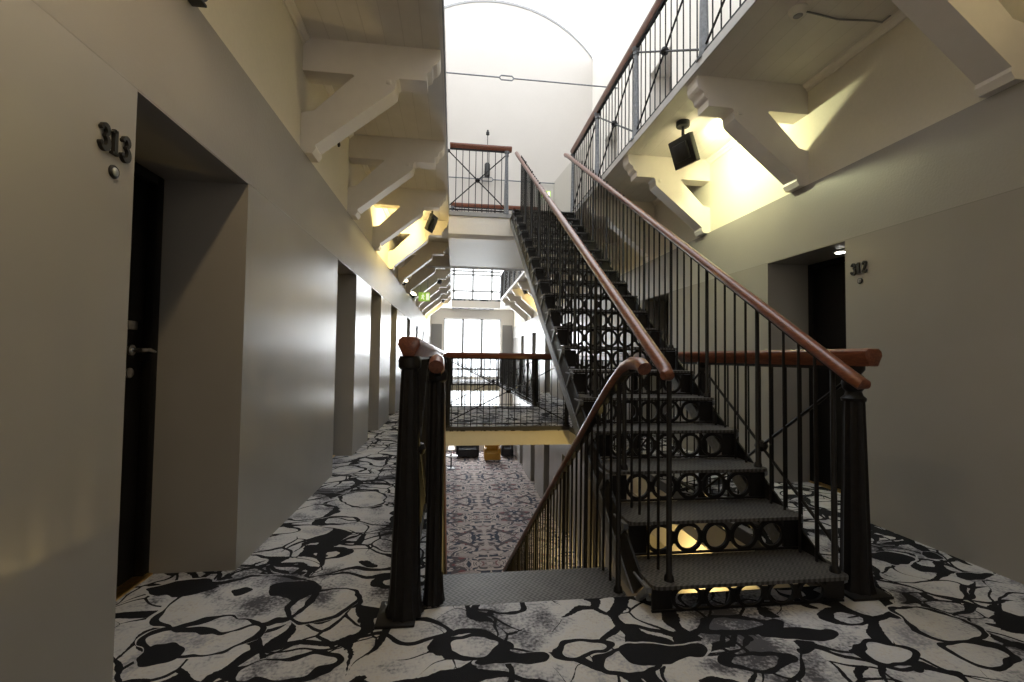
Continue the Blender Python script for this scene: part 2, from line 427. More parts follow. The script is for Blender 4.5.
# soffits (boarded) and the carpet of the storey above them
bm = B(); box(bm, LW - .03, WL, YB, ENDY, FL, FL + .03); struct('ceiling_left', bm, M['planks'])
bm = B(); box(bm, WR, RW + .03, YB, ENDY, FL, FL + .03); struct('ceiling_right', bm, M['planks'])
bm = B(); box(bm, WL, WR, YB, 1.9, 3.25, FL + .03); struct('ceiling', bm, M['planks'])
bm = B()
box(bm, LX - .1, WL + .0, YB, ENDY, FL + .03, FL + .06); box(bm, WR, RX + .43, YB, ENDY, FL + .03, FL + .06)
box(bm, WL, WR, YB, 1.9, FL + .03, FL + .06); box(bm, WL, WR, LAND, ENDY, FL - .02, FL + .06)
box(bm, WL, WR, BR0, BR1, FL - .04, FL)
struct('floor_upper', bm, M['carpet'])
# fascias of the galleries, bridges and landings
def fascia(n, parts, mat):
    bm = B()
    for p in parts: box(bm, *p)
    return struct('trim_%d' % n, bm, mat)
fascia(1, [(WL, WL + .012, 1.9, BR0, FL - .005, FL + .075), (WL, WL + .012, BR1, LAND, FL - .005, FL + .075)], M['edge'])
fascia(2, [(WR - .012, WR, 1.9, BR0, FL - .0, FL + .075), (WR - .012, WR, BR1, LAND, FL - .0, FL + .075)], M['pale_edge'])
fascia(3, [(WL, WR, BR0 - .02, BR0, FL - .06, FL + .01), (WL, WR, BR1 + .14, BR1 + .16, FL - .06, FL + .0)], M['edge'])
fascia(4, [(WL, WR, BR0, BR0 + .3, FL - .36, FL - .04), (WL, WR, BR1 - .1, BR1 + .16, FL - .28, FL - .04)], M['white'])
fascia(5, [(WL, WR, BR0 - .02, BR0, -.055, .012), (WL, WR, BR1, BR1 + .02, -.055, .012), (WL, WL + .012, OPEN0, BR0, -.075, .008), (WR - .012, WR, OPEN0, BR0, -.075, .008),
           (WL, WL + .012, BR1, LAND, -.075, .008), (WR - .012, WR, BR1, LAND, -.075, .008), (WL, WR, LAND - .02, LAND, -.055, .012)], M['dark_edge'])
fascia(6, [(WL, WR, BR0, BR0 + .25, -.30, -.07), (WL, WR, BR1 - .25, BR1, -.30, -.07), (WL, WR, LAND, LAND + .25, -.30, -.07),
           (WL - .2, WL, OPEN0, BR0, -.30, -.075), (WR, WR + .2, OPEN0, BR0, -.30, -.075), (WL, WR, OPEN0 - .3, OPEN0 - .02, -.30, -.07)], M['beam'])
fascia(7, [(WL, WR, LAND, LAND + .3, FL - .30, FL - .02)], M['white'])
bm = B(); box(bm, WL, WR, BR0 + .3, BR1 - .1, FL - .31, FL - .04); struct('ceiling_bridge', bm, M['beam'])  # warm light from below is put into this underside's colour
bm = B(); box(bm, WL, WR, BR0 + .25, BR1 - .25, -.25, -.07); struct('ceiling_bridge_lower', bm, M['planks'])
# small mouldings between the soffit and the wall
for n, (x, s) in enumerate(((LW - .03, 1), (RW + .03, -1))):
    bm = B(); prism(bm, [(x, FL), (x + s * .05, FL), (x + s * .045, FL - .015), (x + s * .02, FL - .03), (x + s * .012, FL - .055), (x, FL - .055)], 'y', YB, LAND)
    struct('trim_%d' % (8 + n), bm, M['bracket'])

# far end wall with three tall windows, one on each storey
EZ = [(-2.9, -.45, -.50, 2.36), (.1, 3.05, -.50, 2.36), (3.62, 6.6, -1.0, 2.84)]
bm = B()
zc = -FL
for z0, z1, x0, x1 in EZ:
    box(bm, LW - .5, RW + .5, ENDY, ENDY + .4, zc, z0)
    box(bm, LW - .5, x0, ENDY, ENDY + .4, z0, z1); box(bm, x1, RW + .5, ENDY, ENDY + .4, z0, z1); zc = z1
box(bm, LW - .5, RW + .5, ENDY, ENDY + .4, zc, UPT + 1.25)
struct('wall_end', bm, M['white'])
for i, (z0, z1, x0, x1) in enumerate(EZ):
    fr = B(); w = .05
    ncol, hs = (3, [.14]) if i < 2 else (4, [.28, .56, .62])
    y0, y1 = ENDY + .12, ENDY + .18
    box(fr, x0, x1, y0, y1, z0, z0 + w); box(fr, x0, x1, y0, y1, z1 - w, z1); box(fr, x0, x0 + w, y0, y1, z0, z1); box(fr, x1 - w, x1, y0, y1, z0, z1)
    for k in range(1, ncol):
        x = x0 + (x1 - x0) * k / ncol; box(fr, x - .05, x + .05, y0, y1, z0, z1)
    for h in hs:
        z = z0 + (z1 - z0) * h; box(fr, x0, x1, y0, y1, z - .045, z + .045)
    f = struct('window_%d' % (i + 1), fr, M['frame'])
    g = B(); box(g, x0 + .01, x1 - .01, ENDY + .145, ENDY + .155, z0 + .01, z1 - .01); obj('pane', g, M['glass'], f, smooth=False)
# grey side panels beside the middle window
for n, (a, b) in enumerate(((LW, -.56), (2.42, RW))):
    bm = B(); box(bm, a + .03, b - .03, ENDY - .04, ENDY, 0.02, 2.75, .008); struct('trim_%d' % (10 + n), bm, M['panel'])

# upper hall: lunette wall under the glazed barrel roof, lower plaster vault beyond it, end wall
CX = (LX + RX) / 2; HW = (RX - LX) / 2
ARY = 10.76; RISE = 1.18; AR = (HW ** 2 + RISE ** 2) / (2 * RISE)
def arc(n, r, zc, hw):
    a = math.asin(min(1, hw / r)); return [(CX + r * math.sin(-a + 2 * a * k / n), zc + r * math.cos(-a + 2 * a * k / n)) for k in range(n + 1)]
big = arc(32, AR, UPT + RISE - AR, HW)
bm = B(); prism(bm, [(LX, FL - .28), (RX, FL - .28)] + [(x, z) for x, z in big[::-1]], 'y', ARY, ARY + .2); struct('wall_arch', bm, M['warm_white'])
# flat beige panel added on that wall, standing in for the right side wall
bm = B(); prism(bm, [(2.35, FL), (RX, FL), (RX, 6.6), (2.66, 5.80), (2.35, 5.40)], 'y', ARY - .05, ARY); struct('trim_12', bm, M['beige'])
# glazed barrel roof: ribs and panes from wall to wall
bm = B()
Y = YB
while Y < ENDY + .01:
    for (xa, za), (xb, zb) in zip(big, big[1:]):
        prism(bm, [(xa, za), (xb, zb), (xb, zb + .06), (xa, za + .06)], 'y', Y - .02, Y + .02)
    Y += 3.49
rf = struct('ceiling_roof', bm, M['frame'])
g = B()
A = [g.verts.new((x, YB, z + .06)) for x, z in big]; Bv = [g.verts.new((x, ENDY, z + .06)) for x, z in big]
for k in range(32): g.faces.new((A[k], A[k + 1], Bv[k + 1], Bv[k]))
obj('pane', g, M['glass'], rf)

# ------------------------------------------------------------------ doors in their recesses
def door(n, face, s, a, b, z, depth=RD, mat='black_door'):
    xi = face + s * depth
    r = bpy.data.objects.new('door_%d' % n, None); C.objects.link(r); r['kind'] = 'structure'; r.location = (xi, (a + b) / 2, z)
    bm = B(); x0, x1 = sorted((xi, xi + s * .06)); box(bm, x0, x1, a - .02, b + .02, z, z + DH + .02); lf_ = obj('leaf', bm, M[mat], r, smooth=False)
    bm = B(); x0, x1 = sorted((xi - s * .002, xi - s * .05)); w = .05
    box(bm, x0, x1, b - w, b - .0, z, z + DH, .004); box(bm, x0, x1, a, a + w, z, z + DH, .004); box(bm, x0, x1, a + w, b - w, z + DH - w, z + DH, .004)
    obj('door_frame', bm, M[mat], r)
    bm = B(); x0, x1 = sorted((xi - s * .001, xi - s * .075)); box(bm, x0, x1, a + .01, b - .01, z, z + .012, .004); obj('threshold', bm, M['brass'], r)
    return r
n = 1
door_objs = {}
for i, (a, b) in enumerate(L_DOORS): door_objs['L%d' % i] = door(n, LW, -1, a, b, 0, *(() if i == 0 else (.26, 'grey_door'))); n += 1
for i, (a, b) in enumerate(R_DOORS): door_objs['R%d' % i] = door(n, RW, 1, a, b, 0); n += 1
for i, (a, b) in enumerate(L_DOORS[1:]): door(n, LW, -1, a, b, -FL); n += 1
for i, (a, b) in enumerate(R_DOORS): door(n, RW, 1, a, b, -FL); n += 1
for a, b in RU_DOORS:
    r = bpy.data.objects.new('door_%d' % n, None); C.objects.link(r); r['kind'] = 'structure'; r.location = (RX + .38, (a + b) / 2, FL + .06); n += 1
    bm = B(); box(bm, RX + .36, RX + .42, a - .02, b + .02, FL + .06, FL + 2.56); obj('leaf', bm, M['panel'], r, smooth=False)
# lock, lever and cylinder on the left near door
d = [c_ for c_ in door_objs['L0'].children if c_.name.startswith('leaf')][0]; xd = LW - RD
bm = B(); box(bm, xd, xd + .012, 2.462, 2.53, 1.262, 1.306, .004); o = obj('lock_plate', bm, M['chrome'], d)
bm = B(); tube(bm, [(xd, 2.50, 1.16), (xd + .05, 2.50, 1.16)], .011, 10); tube(bm, [(xd + .05, 2.49, 1.16), (xd + .052, 2.56, 1.162), (xd + .045, 2.615, 1.152)], [.011, .010, .007], 10); lathe(bm, [(.026, 0), (.026, .01)], (0, 0, 0), 16)
vs = bm.verts[-32:]; bmesh.ops.transform(bm, matrix=Matrix.Translation((xd, 2.50, 1.16)) @ Matrix.Rotation(PI / 2, 4, 'Y'), verts=vs); obj('door_handle', bm, M['chrome'], d)
bm = B(); lathe(bm, [(.025, 0), (.025, .008), (.012, .014)], (0, 0, 0), 16); bmesh.ops.transform(bm, matrix=Matrix.Translation((xd, 2.495, 1.046)) @ Matrix.Rotation(PI / 2, 4, 'Y'), verts=bm.verts); obj('lock_cylinder', bm, M['chrome'], d)
# recessed spot in the ceiling of the right near door recess
sp_ = thing('recessed_spot', 'small lit round spotlight in the recess ceiling above the black door 312', 'spotlight', (RW + .24, 3.43, DH))
bm = B(); lathe(bm, [(.05, -.012), (.055, -.006), (.055, 0)], (RW + .24, 3.43, DH), 20); rg_ = obj('ring', bm, M['chrome'], sp_)
bm = B(); lathe(bm, [(.036, -.016), (.036, -.011)], (RW + .24, 3.43, DH), 20); obj('lamp', bm, M['spotglow'], rg_)

# ------------------------------------------------------------------ house numbers
def ribbon(bm, pts, to3, depth):
    """stroke with varying width: pts (u, v, halfwidth)"""
    Lf, Rt = [], []
    for i, (u, v, w) in enumerate(pts):
        a = pts[max(i - 1, 0)]; b = pts[min(i + 1, len(pts) - 1)]
        dx, dy = b[0] - a[0], b[1] - a[1]; l = math.hypot(dx, dy) or 1
        w *= 1.22; Lf.append((u - dy / l * w, v + dx / l * w)); Rt.append((u + dy / l * w, v - dx / l * w))
    n = len(pts); fr = [[bm.verts.new(to3(p, dd)) for p in S] for S in (Lf, Rt) for dd in (0, depth)]
    l0, l1, r0, r1 = fr; fs = []
    for i in range(n - 1):
        fs += [bm.faces.new((l1[i], l1[i + 1], r1[i + 1], r1[i])), bm.faces.new((l0[i], r0[i], r0[i + 1], l0[i + 1])),
               bm.faces.new((l0[i], l0[i + 1], l1[i + 1], l1[i])), bm.faces.new((r0[i], r1[i], r1[i + 1], r0[i + 1]))]
    fs += [bm.faces.new((l0[0], l1[0], r1[0], r0[0])), bm.faces.new((l0[-1], r0[-1], r1[-1], l1[-1]))]
    bmesh.ops.recalc_face_normals(bm, faces=fs)
def dot(bm, u, v, r, to3, depth):
    n = 14; f0 = [bm.verts.new(to3((u + r * math.cos(2 * PI * k / n), v + r * math.sin(2 * PI * k / n)), 0)) for k in range(n)]
    f1 = [bm.verts.new(to3((u + r * math.cos(2 * PI * k / n), v + r * math.sin(2 * PI * k / n)), depth)) for k in range(n)]
    fs = [bm.faces.new(f0), bm.faces.new(f1[::-1])] + [bm.faces.new((f0[k], f0[(k + 1) % n], f1[(k + 1) % n], f1[k])) for k in range(n)]
    bmesh.ops.recalc_face_normals(bm, faces=fs)
def digit(ch, bm, to3, depth):
    def A(cx, cy, r, a0, a1, n, w0, w1, ry=None):
        ry = ry or r
        return [(cx + r * math.cos(math.radians(a0 + (a1 - a0) * k / n)), cy + ry * math.sin(math.radians(a0 + (a1 - a0) * k / n)),
                 w0 + (w1 - w0) * math.sin(PI * k / n)) for k in range(n + 1)]
    if ch == '3':
        ribbon(bm, A(.30, .74, .19, 150, -80, 16, .03, .09), to3, depth)
        ribbon(bm, A(.28, .28, .25, 85, -150, 18, .03, .10, .26), to3, depth)
        dot(bm, .14, .80, .085, to3, depth); dot(bm, .10, .17, .10, to3, depth)
    elif ch == '1':
        ribbon(bm, [(.30, .04, .085), (.30, .98, .085)], to3, depth)
        ribbon(bm, [(.10, .04, .04), (.50, .04, .04)], to3, depth); ribbon(bm, [(.30, .95, .05), (.08, .82, .035)], to3, depth)
    else:
        ribbon(bm, A(.30, .74, .20, 160, -20, 14, .03, .09), to3, depth)
        ribbon(bm, [(.48, .68, .06), (.36, .45, .07), (.18, .24, .055), (.07, .10, .04)], to3, depth)
        ribbon(bm, [(.05, .09, .05), (.22, .12, .085), (.38, .06, .09), (.53, .09, .045), (.57, .24, .02)], to3, depth)
        dot(bm, .15, .79, .085, to3, depth)
def number(txt, face, s, ystart, ydir, z0, label):
    H = .083
    t = thing('door_number', label, 'number', (face, ystart, z0))
    for i, ch in enumerate(txt):
        y0 = ystart + ydir * i * .047
        bm = B(); digit(ch, bm, lambda p, d_: (face + s * d_, y0 + ydir * p[0] * H * .86, z0 + p[1] * H), .012)
        obj('digit', bm, M['digit'], t, smooth=False)
    yb = ystart + ydir * .075; zb = z0 - .055
    m = thing('wall_badge', 'small round metal disc below the door number on the grey %s wall' % ('left' if s > 0 else 'right'), 'badge', (face, yb, zb))
    R_ = Matrix.Translation((face, yb, zb)) @ Matrix.Rotation(s * PI / 2, 4, 'Y')
    bm = B(); lathe(bm, [(.022, 0), (.022, .005), (.018, .008), (.014, .006)], (0, 0, 0), 24); bmesh.ops.transform(bm, matrix=R_, verts=bm.verts); obj('rim', bm, M['digit'], m)
    bm = B(); lathe(bm, [(.014, .0055), (.014, .008), (.005, .0095)], (0, 0, 0), 20); bmesh.ops.transform(bm, matrix=R_, verts=bm.verts); obj('disc', bm, M['chrome'], m)
number('313', LW, 1, 1.572, 1, 1.800, 'dark bronze number 313 fixed on the grey left wall')
number('312', RW, -1, 3.076, -1, 1.80, 'dark bronze number 312 fixed on the grey right wall')

# ------------------------------------------------------------------ timber brackets under the galleries
U_BEAM = [(-.03, 3.53), (.985, 3.53), (.985, 3.47), (.978, 3.44), (.960, 3.415), (.935, 3.40), (.925, 3.385), (.922, 3.36), (.905, 3.345), (.895, 3.34), (.885, 3.335), (.885, 3.275), (-.03, 3.275)]
U_STRUT = [(.675, 3.275), (.655, 3.255), (.648, 3.19), (.625, 3.165), (.075, 2.715), (.08, 2.69), (.055, 2.65), (-.03, 2.65), (-.03, 2.955), (.06, 2.975), (.345, 3.265), (.325, 3.275)]
def bracket(side, y, label):
    t = thing('timber_bracket', label, 'bracket', (LW if side < 0 else RW, y, 2.655), 'white brackets under the galleries')
    at = lambda U_: [((LW + u) if side < 0 else (RW - u), z) for u, z in U_]
    bm = B(); prism(bm, at(U_BEAM), 'y', y - .085, y + .085); obj('beam', bm, M['bracket'], t, smooth=False)
    bm = B(); prism(bm, at(U_STRUT), 'y', y - .085, y + .085); bb_ = obj('strut', bm, M['bracket'], t, smooth=False)
    # peg heads near the top of the strut
    bm = B()
    u, z = .60, 3.24; x = (LW + u) if side < 0 else (RW - u)
    box(bm, x - .018, x + .018, y - .092, y - .08, z - .018, z + .018, .004); obj('peg', bm, M['bracket'], bb_)
    return t
ordn = ['first', 'second', 'third', 'fourth', 'fifth', 'sixth', 'seventh', 'eighth', 'ninth', 'tenth', 'eleventh', 'twelfth']
BY = [2.09 + 1.515 * k for k in range(12)]
src = {}
for side, nm in ((-1, 'left'), (1, 'right')):
    k0 = 0
    for k, y in enumerate(BY):
        if side < 0 and k == 0: continue
        lab = 'white painted timber bracket under the %s gallery, %s one counting from the camera' % (nm, ordn[k0]); k0 += 1
        if side not in src: src[side] = bracket(side, y, lab)
        else: copy_tree(src[side], (LW if side < 0 else RW, y, 2.655), lab)

# ------------------------------------------------------------------ railings
RAILP = [(a_, b_ * .82 + .005) for a_, b_ in [(-.050, .0), (-.046, .030), (-.030, .046), (.030, .046), (.046, .030), (.050, .0), (.036, -.034), (.026, -.062), (-.026, -.062), (-.036, -.034)]]
RAILS = [(c[0] * .62, c[1] * .62) for c in [(math.cos(2 * PI * k / 14) * .05, math.sin(2 * PI * k / 14) * .05) for k in range(14)]]

def newel_bm(x, y, z0, h, rb=.068, rt=.050, plain=False):
    bm = B()
    if rb > .05: box(bm, x - rb * (1.7 if plain else 1.6), x + rb * (.75 if plain else 1.6), y - rb * 1.5, y + rb * 1.5, z0, z0 + .014, .004)
    hs = h - (.05 if plain else .17)
    lathe(bm, [(rb * 1.25, .012), (rb * 1.2, .03), (rb * 1.1, .055), (rb * 1.05, .085), (rb, .12), (rt, hs - .03), (rt * .96, hs)], (x, y, z0), 24, .12)
    if plain: lathe(bm, [(rt * 1.0, hs - .01), (rt * 1.3, hs), (rt * 1.35, h - .02), (rt * 1.15, h)], (x, y, z0), 16)
    else: lathe(bm, [(rt * 1.05, h - .18), (rt * 1.1, h - .165), (rt * .8, h - .15), (rt * .7, h - .13), (rt * .95, h - .115), (rt * 1.05, h - .085), (rt * .9, h - .055), (rt * .65, h - .045), (rt * 1.0, h - .02), (rt * 1.0, h)], (x, y, z0), 16)
    return bm

def post_bm(x, y, z0, h):
    bm = B()
    lathe(bm, [(.062, 0), (.062, .02), (.045, .03), (.045, .06), (.040, .075), (.027, h - .09), (.036, h - .08), (.036, h - .055), (.028, h - .045), (.046, h - .02), (.046, h)], (x, y, z0), 8)
    return bm

def railing(label, axis, c, a, b, z0, h, posts, panels, spacing, newels=(), end_a=0, end_b=0, group='iron gallery railings'):
    P = (lambda t, z: (c, t, z)) if axis == 'y' else (lambda t, z: (t, c, z))
    t = thing('gallery_railing', label, 'railing', P(a, z0), group)
    zt = z0 + h - .046
    bm = B(); sweep(bm, [P(a - end_a, zt), P((a + b) / 2, zt), P(b + end_b, zt)], RAILP)
    es = [e for e in bm.edges if len(e.link_faces) == 2 and any(len(f.verts) > 4 for f in e.link_faces)]
    bmesh.ops.bevel(bm, geom=es, offset=.012, segments=2, affect='EDGES', profile=.5)
    obj('handrail', bm, M['wood'], t)
    z = z0 + h - .10
    for nm, zz, hh in (('flat_rail', z, .010), ('bottom_rail', z0 + .055, .008)):
        bm = B()
        if axis == 'y': box(bm, c - .018, c + .018, a, b, zz - hh, zz + hh)
        else: box(bm, a, b, c - .018, c + .018, zz - hh, zz + hh)
        obj(nm, bm, M['iron'], t, smooth=False)
    for p in posts:
        obj('post', post_bm(*P(p, z0), h - .09), M['steel'] if z0 > 1 else M['iron'], t)
    for p in newels:
        obj('newel', newel_bm(*P(p, z0), h - .09, *((.068, .038, True) if c < 0 else (.068, .050))), M['iron'], t)
    n = max(1, round((b - a) / spacing)); allp = list(posts) + list(newels)
    first = None
    for k in range(1, n):
        q = a + (b - a) * k / n
        if any(abs(q - p) < .045 for p in allp): continue
        if first is None:
            bm = B(); tube(bm, [P(q, z0), P(q, z0 + h - .10)], .0066, 6); first = obj('baluster', bm, M['iron'], t, origin=P(q, z0)); q0 = q
        else: inst(first, t, Vector(P(q, 0)) - Vector(P(q0, 0)))
    for (p, q) in panels:
        bm = B(); lo, hi = z0 + .09, z0 + h - .14
        off = .012
        tube(bm, [Vector(P(p, lo)), Vector(P(q, hi))], .010, 6); tube(bm, [Vector(P(p, hi)), Vector(P(q, lo))], .010, 6)
        m = Vector(P((p + q) / 2, (lo + hi) / 2))
        lathe(bm, [(.0, -.04), (.03, -.03), (.042, 0), (.03, .03), (.0, .04)], m, 10)
        for tt, zz in ((p, hi), (q, hi)):
            v = Vector(P(tt, zz)); lathe(bm, [(.0, -.03), (.024, -.02), (.028, 0), (.02, .025), (0, .03)], v, 8)
        obj('cross_brace', bm, M['iron'], t)
    return t

HB, HU = 1.218, 1.15
GR = 'iron railings around the middle storey well'
railing('black iron railing with wooden handrail along the left well edge, ending beside door 313', 'y', -.195, 2.11, BR0 - .03, 0, HB + .02,
        [3.5, 4.9, 6.3, BR0 - .1], [(2.11, 3.5), (3.5, 4.9), (4.9, 6.3), (6.3, BR0 - .1)], .12, [2.11], .06, 0, GR)
railing('black iron railing with wooden handrail along the right well edge in front of door 312', 'y', 2.03, 2.10, BR0 - .03, 0, HB,
        [3.52, 4.92, 6.32, BR0 - .1], [(2.10, 3.52), (3.52, 4.92), (4.92, 6.32), (6.32, BR0 - .1)], .12, [2.10], .12, 0, GR)
railing('iron railing with one large cross brace on the near edge of the carpeted bridge', 'x', BR0 + .03, WL, WR, 0, HB, [WL + .04, WR - .05], [(WL + .06, WR - .06)], .104, (), 0, 0, GR)
railing('iron railing on the far edge of the carpeted bridge, seen through the near one', 'x', BR1 - .04, WL, WR, 0, HB, [WL + .04, WR - .05], [(WL + .06, WR - .06)], .104, (), 0, 0, GR)
pp = [BR1 + .4 + 1.43 * k for k in range(7)]
railing('long iron railing along the left edge of the far well beyond the bridge', 'y', -.195, BR1 + .08, LAND, 0, HB, pp, list(zip(pp, pp[1:])), .12, (), 0, 0, GR)
railing('long iron railing along the right edge of the far well beyond the bridge', 'y', 2.03, BR1 + .08, LAND, 0, HB, pp, list(zip(pp, pp[1:])), .12, (), 0, 0, GR)
railing('far iron railing on the end landing in front of the big window', 'x', LAND + .04, WL, WR, 0, HB, [WL + .04, WR - .05], [(WL + .06, WR - .06)], .104, (), 0, 0, GR)
GU = 'iron railings around the top storey well'
up = [2.02, 3.42, 4.82, 6.22, BR0 + .04]
railing('top storey iron railing with wooden handrail above the right gallery ceiling', 'y', 1.985, 1.9, BR0 + .06, FL + .06, HU - .0, up, list(zip(up, up[1:])), .115, (), 0, 0, GU)
railing('top storey iron railing above the left gallery ceiling, mostly hidden by it', 'y', -.20, 1.9, BR0 + .06, FL + .06, HU, up, list(zip(up, up[1:])), .115, (), 0, 0, GU)
railing('short top storey iron railing with cross brace beside the head of the staircase', 'x', BR0 + .03, WL, .86, FL, HU + .02, [.835], [(WL - .02, .835)], .104, (), 0, .06, GU)
railing('top storey iron railing on the far edge of the upper bridge', 'x', BR1 - .04, WL, WR, FL, HU + .03, [WL + .04, WR - .05], [(WL + .06, WR - .06)], .104, (), 0, 0, GU)
railing('distant top storey railing along the right well edge beyond the upper bridge', 'y', 1.985, BR1 + .3, LAND, FL + .06, HU, pp, list(zip(pp, pp[1:])), .12, (), 0, 0, GU)

# ------------------------------------------------------------------ staircases
RS, GO = .185, .280
SL = RS / GO
def stair(label, X0, X1, Y1, z1, n, rails, up=True):
    """n treads; nosing of the first at (Y1, z1); climbs (up) or descends away from the camera"""
    s = 1 if up else -1
    t = thing('iron_staircase', label, 'staircase', ((X0 + X1) / 2, Y1, 0 if up else -FL))
    W = X1 - X0
    def nose(k): return Y1 + k * GO, z1 + s * k * RS
    # tread plate with rounded front corners and a turned-down lip
    y, z = nose(0)
    bm = B(); rr = .035; out = []
    for cx, a in ((X0 + rr, 180), (X1 - rr, 270)):
        for k in range(5): aa = math.radians(a + 90 * k / 4); out.append((cx + rr * math.cos(aa), y + rr + rr * math.sin(aa)))
    dp = GO + .035
    out += [(X1, y + dp), (X0, y + dp)]
    prism(bm, out, 'z', z - .016, z)
    tr = obj('tread', bm, M['tread'], t, origin=((X0 + X1) / 2, y, z), smooth=False)
    # pierced riser: row of rings between two bars, solid ends
    yr = y + .035; zb, zt = z - RS + .002, z - .016; zc = (zb + zt) / 2
    def riser(zb, zt):
        bm = B(); h = zt - zb; zc = (zb + zt) / 2; th = .012
        ro, ri = .078, .059; fo, fi = min(1, (h / 2 - .002) / ro), min(1, (h / 2 - .011) / ri)
        box(bm, X0 + .01, X1 - .01, yr, yr + th, zb, zb + .010); box(bm, X0 + .01, X1 - .01, yr, yr + th, zt - .010, zt)
        pit = .157; c0 = (X0 + X1) / 2 - 2 * pit
        for sgn in (0, 1):
            xa_, xb_ = (X0 + .01, c0 - ri - .012) if sgn == 0 else (c0 + 4 * pit + ri + .012, X1 - .01)
            box(bm, xa_, xb_, yr, yr + th, zb + .014, zt - .014)
        for k in range(5):
            cx = c0 + pit * k; m = 28
            for f in (0, 1):
                pass
            ring = [[bm.verts.new((cx + r_ * math.cos(2 * PI * j / m), yy, zc + r_ * q_ * math.sin(2 * PI * j / m))) for j in range(m)] for r_, q_, yy in ((ri, fi, yr - .003), (ro, fo, yr - .003), (ro, fo, yr + th), (ri, fi, yr + th))]
            fs = []
            for u in range(4):
                A_, B_ = ring[u], ring[(u + 1) % 4]
                for j in range(m): fs.append(bm.faces.new((A_[j], A_[(j + 1) % m], B_[(j + 1) % m], B_[j])))
            bmesh.ops.recalc_face_normals(bm, faces=fs)
        for k in range(4):
            cx = c0 + pit * (k + .5); box(bm, cx - .013, cx + .013, yr, yr + th, zc - .03, zc + .03)
        return bm
    if up:
        obj('riser', riser(.002, z - .016), M['iron'], t)
        rz = obj('riser', riser(zb + RS, zt + RS), M['iron'], t, origin=((X0 + X1) / 2, y, z + RS))
        for v in rz.data.vertices: v.co.y += GO
        ris0 = rz
    else:
        ris0 = obj('riser', riser(zb, zt), M['iron'], t, origin=((X0 + X1) / 2, y, z))
        for v in ris0.data.vertices: v.co.y += GO - .035
    for k in range(1, n):
        inst(tr, t, (0, k * GO, s * k * RS))
    for k in range(2 if up else 1, n):
        q = k - 1 if up else k
        inst(ris0, t, (0, q * GO, s * q * RS))
    if up:
        bm = B(); box(bm, X0, X1, nose(n - 1)[0] + GO + .036, BR0 - .021, z1 + (n - 1) * RS - .022, z1 + (n - 1) * RS); obj('landing_plate', bm, M['tread'], t, smooth=False)
    else:
        xn = X0 - .012; obj('newel', newel_bm(xn, Y1 + .03, -.004, 1.09, .042, .034, True), M['iron'], t)
    # stringers: a grey flat bar, a dark web above it, and a lug under every tread end
    for X, sg in ((X0, -1), (X1, 1)):
        for (o0, o1, mt, nm, xo, xi) in ((-.385, -.275, M['steel'], 'stringer', .012, -.020), (-.275, -.10, M['iron'], 'stringer_web', .004, -.008)):
            bm = B(); pts = []
            ya, yb = Y1 + .10, Y1 + (n - 1) * GO + .26
            za, zb_ = z1 + s * (ya - Y1) * SL, z1 + s * (yb - Y1) * SL
            if up:
                # cut level at the floor
                yf = Y1 + (-o0 - z1 + .0) / SL; yf2 = Y1 + (-o1 - z1) / SL
                pts = [(max(ya, yf), max(.0, z1 + (ya - Y1) * SL + o0)), (yb, zb_ + o0), (yb, zb_ + o1), (max(ya, yf2), max(.0, z1 + (ya - Y1) * SL + o1))]
            else:
                pts = [(Y1 + .0, z1 + o0), (yb, max(zb_ + o0, -FL)), (yb, max(zb_ + o1, -FL + .05)), (Y1, z1 + o1)]
            a_, b_ = sorted((X + sg * xo, X + sg * xi)); prism(bm, pts, 'x', a_, b_); obj(nm, bm, mt, t, smooth=False)
        bm = B(); y, z = nose(0)
        a_, b_ = sorted((X - sg * .01, X + sg * .014))
        prism(bm, [(y + .04, z - .022), (y + .20, z - .022), (y + .20, z - .03), (y + .075, z - .035), (y + .17, z - .13), (y + .155, z - .14), (y + .04, z - .045)], 'x', a_, b_)
        lg = obj('lug', bm, M['steel'], t, smooth=False)
        for k in range(1, n): inst(lg, t, (0, k * GO, s * k * RS))
    # handrails with posts every second tread and thin balusters between
    for X, ry, rz, rs in rails:
        sg = -1 if X < (X0 + X1) / 2 else 1
        L_ = lambda yy, ry=ry, rz=rz, rs=rs: rz + s * (yy - ry) * rs
        yend = (BR0 + .03) if up else Y1 + (n - 1) * GO - .2
        if up:
            ye = ry
            path = [(X + (.035 if sg > 0 else -.035), ye - .022, L_(ye) - .014), (X + .008 * sg, ye - .016, L_(ye) - .012), (X, ye + .03, L_(ye + .03)), (X, ye + .08, L_(ye + .08)), (X, 3.5, L_(3.5)), (X, yend - .15, L_(yend - .15)), (X, yend, min(L_(yend), FL + HU - .05))]
        else:
            path = [(X, 1.91, 1.105), (X, 1.95, 1.125), (X, 2.05, 1.128), (X, 2.14, 1.105), (X, 2.24, 1.055), (X, 2.36, L_(2.36) - .003), (X, 2.5, L_(2.5)), (X, 4, L_(4)), (X, yend, L_(yend))]
        bm = B(); tube(bm, path, ([.020] + [.031] * (len(path) - 1)) if up else .031, 14)
        obj('handrail', bm, M['wood'], t)
        bm = B(); path2 = [(p[0], p[1], p[2] - .034) for p in path[2:]]
        sweep(bm, path2, [(-.015, -.006), (.015, -.006), (.015, .006), (-.015, .006)]); obj('flat_rail', bm, M['iron'], t, smooth=False)
        # first post, thicker
        pb = B(); bb = B()
        k = 0; firstp = None; firstb = {}
        xo = X
        ks = 0
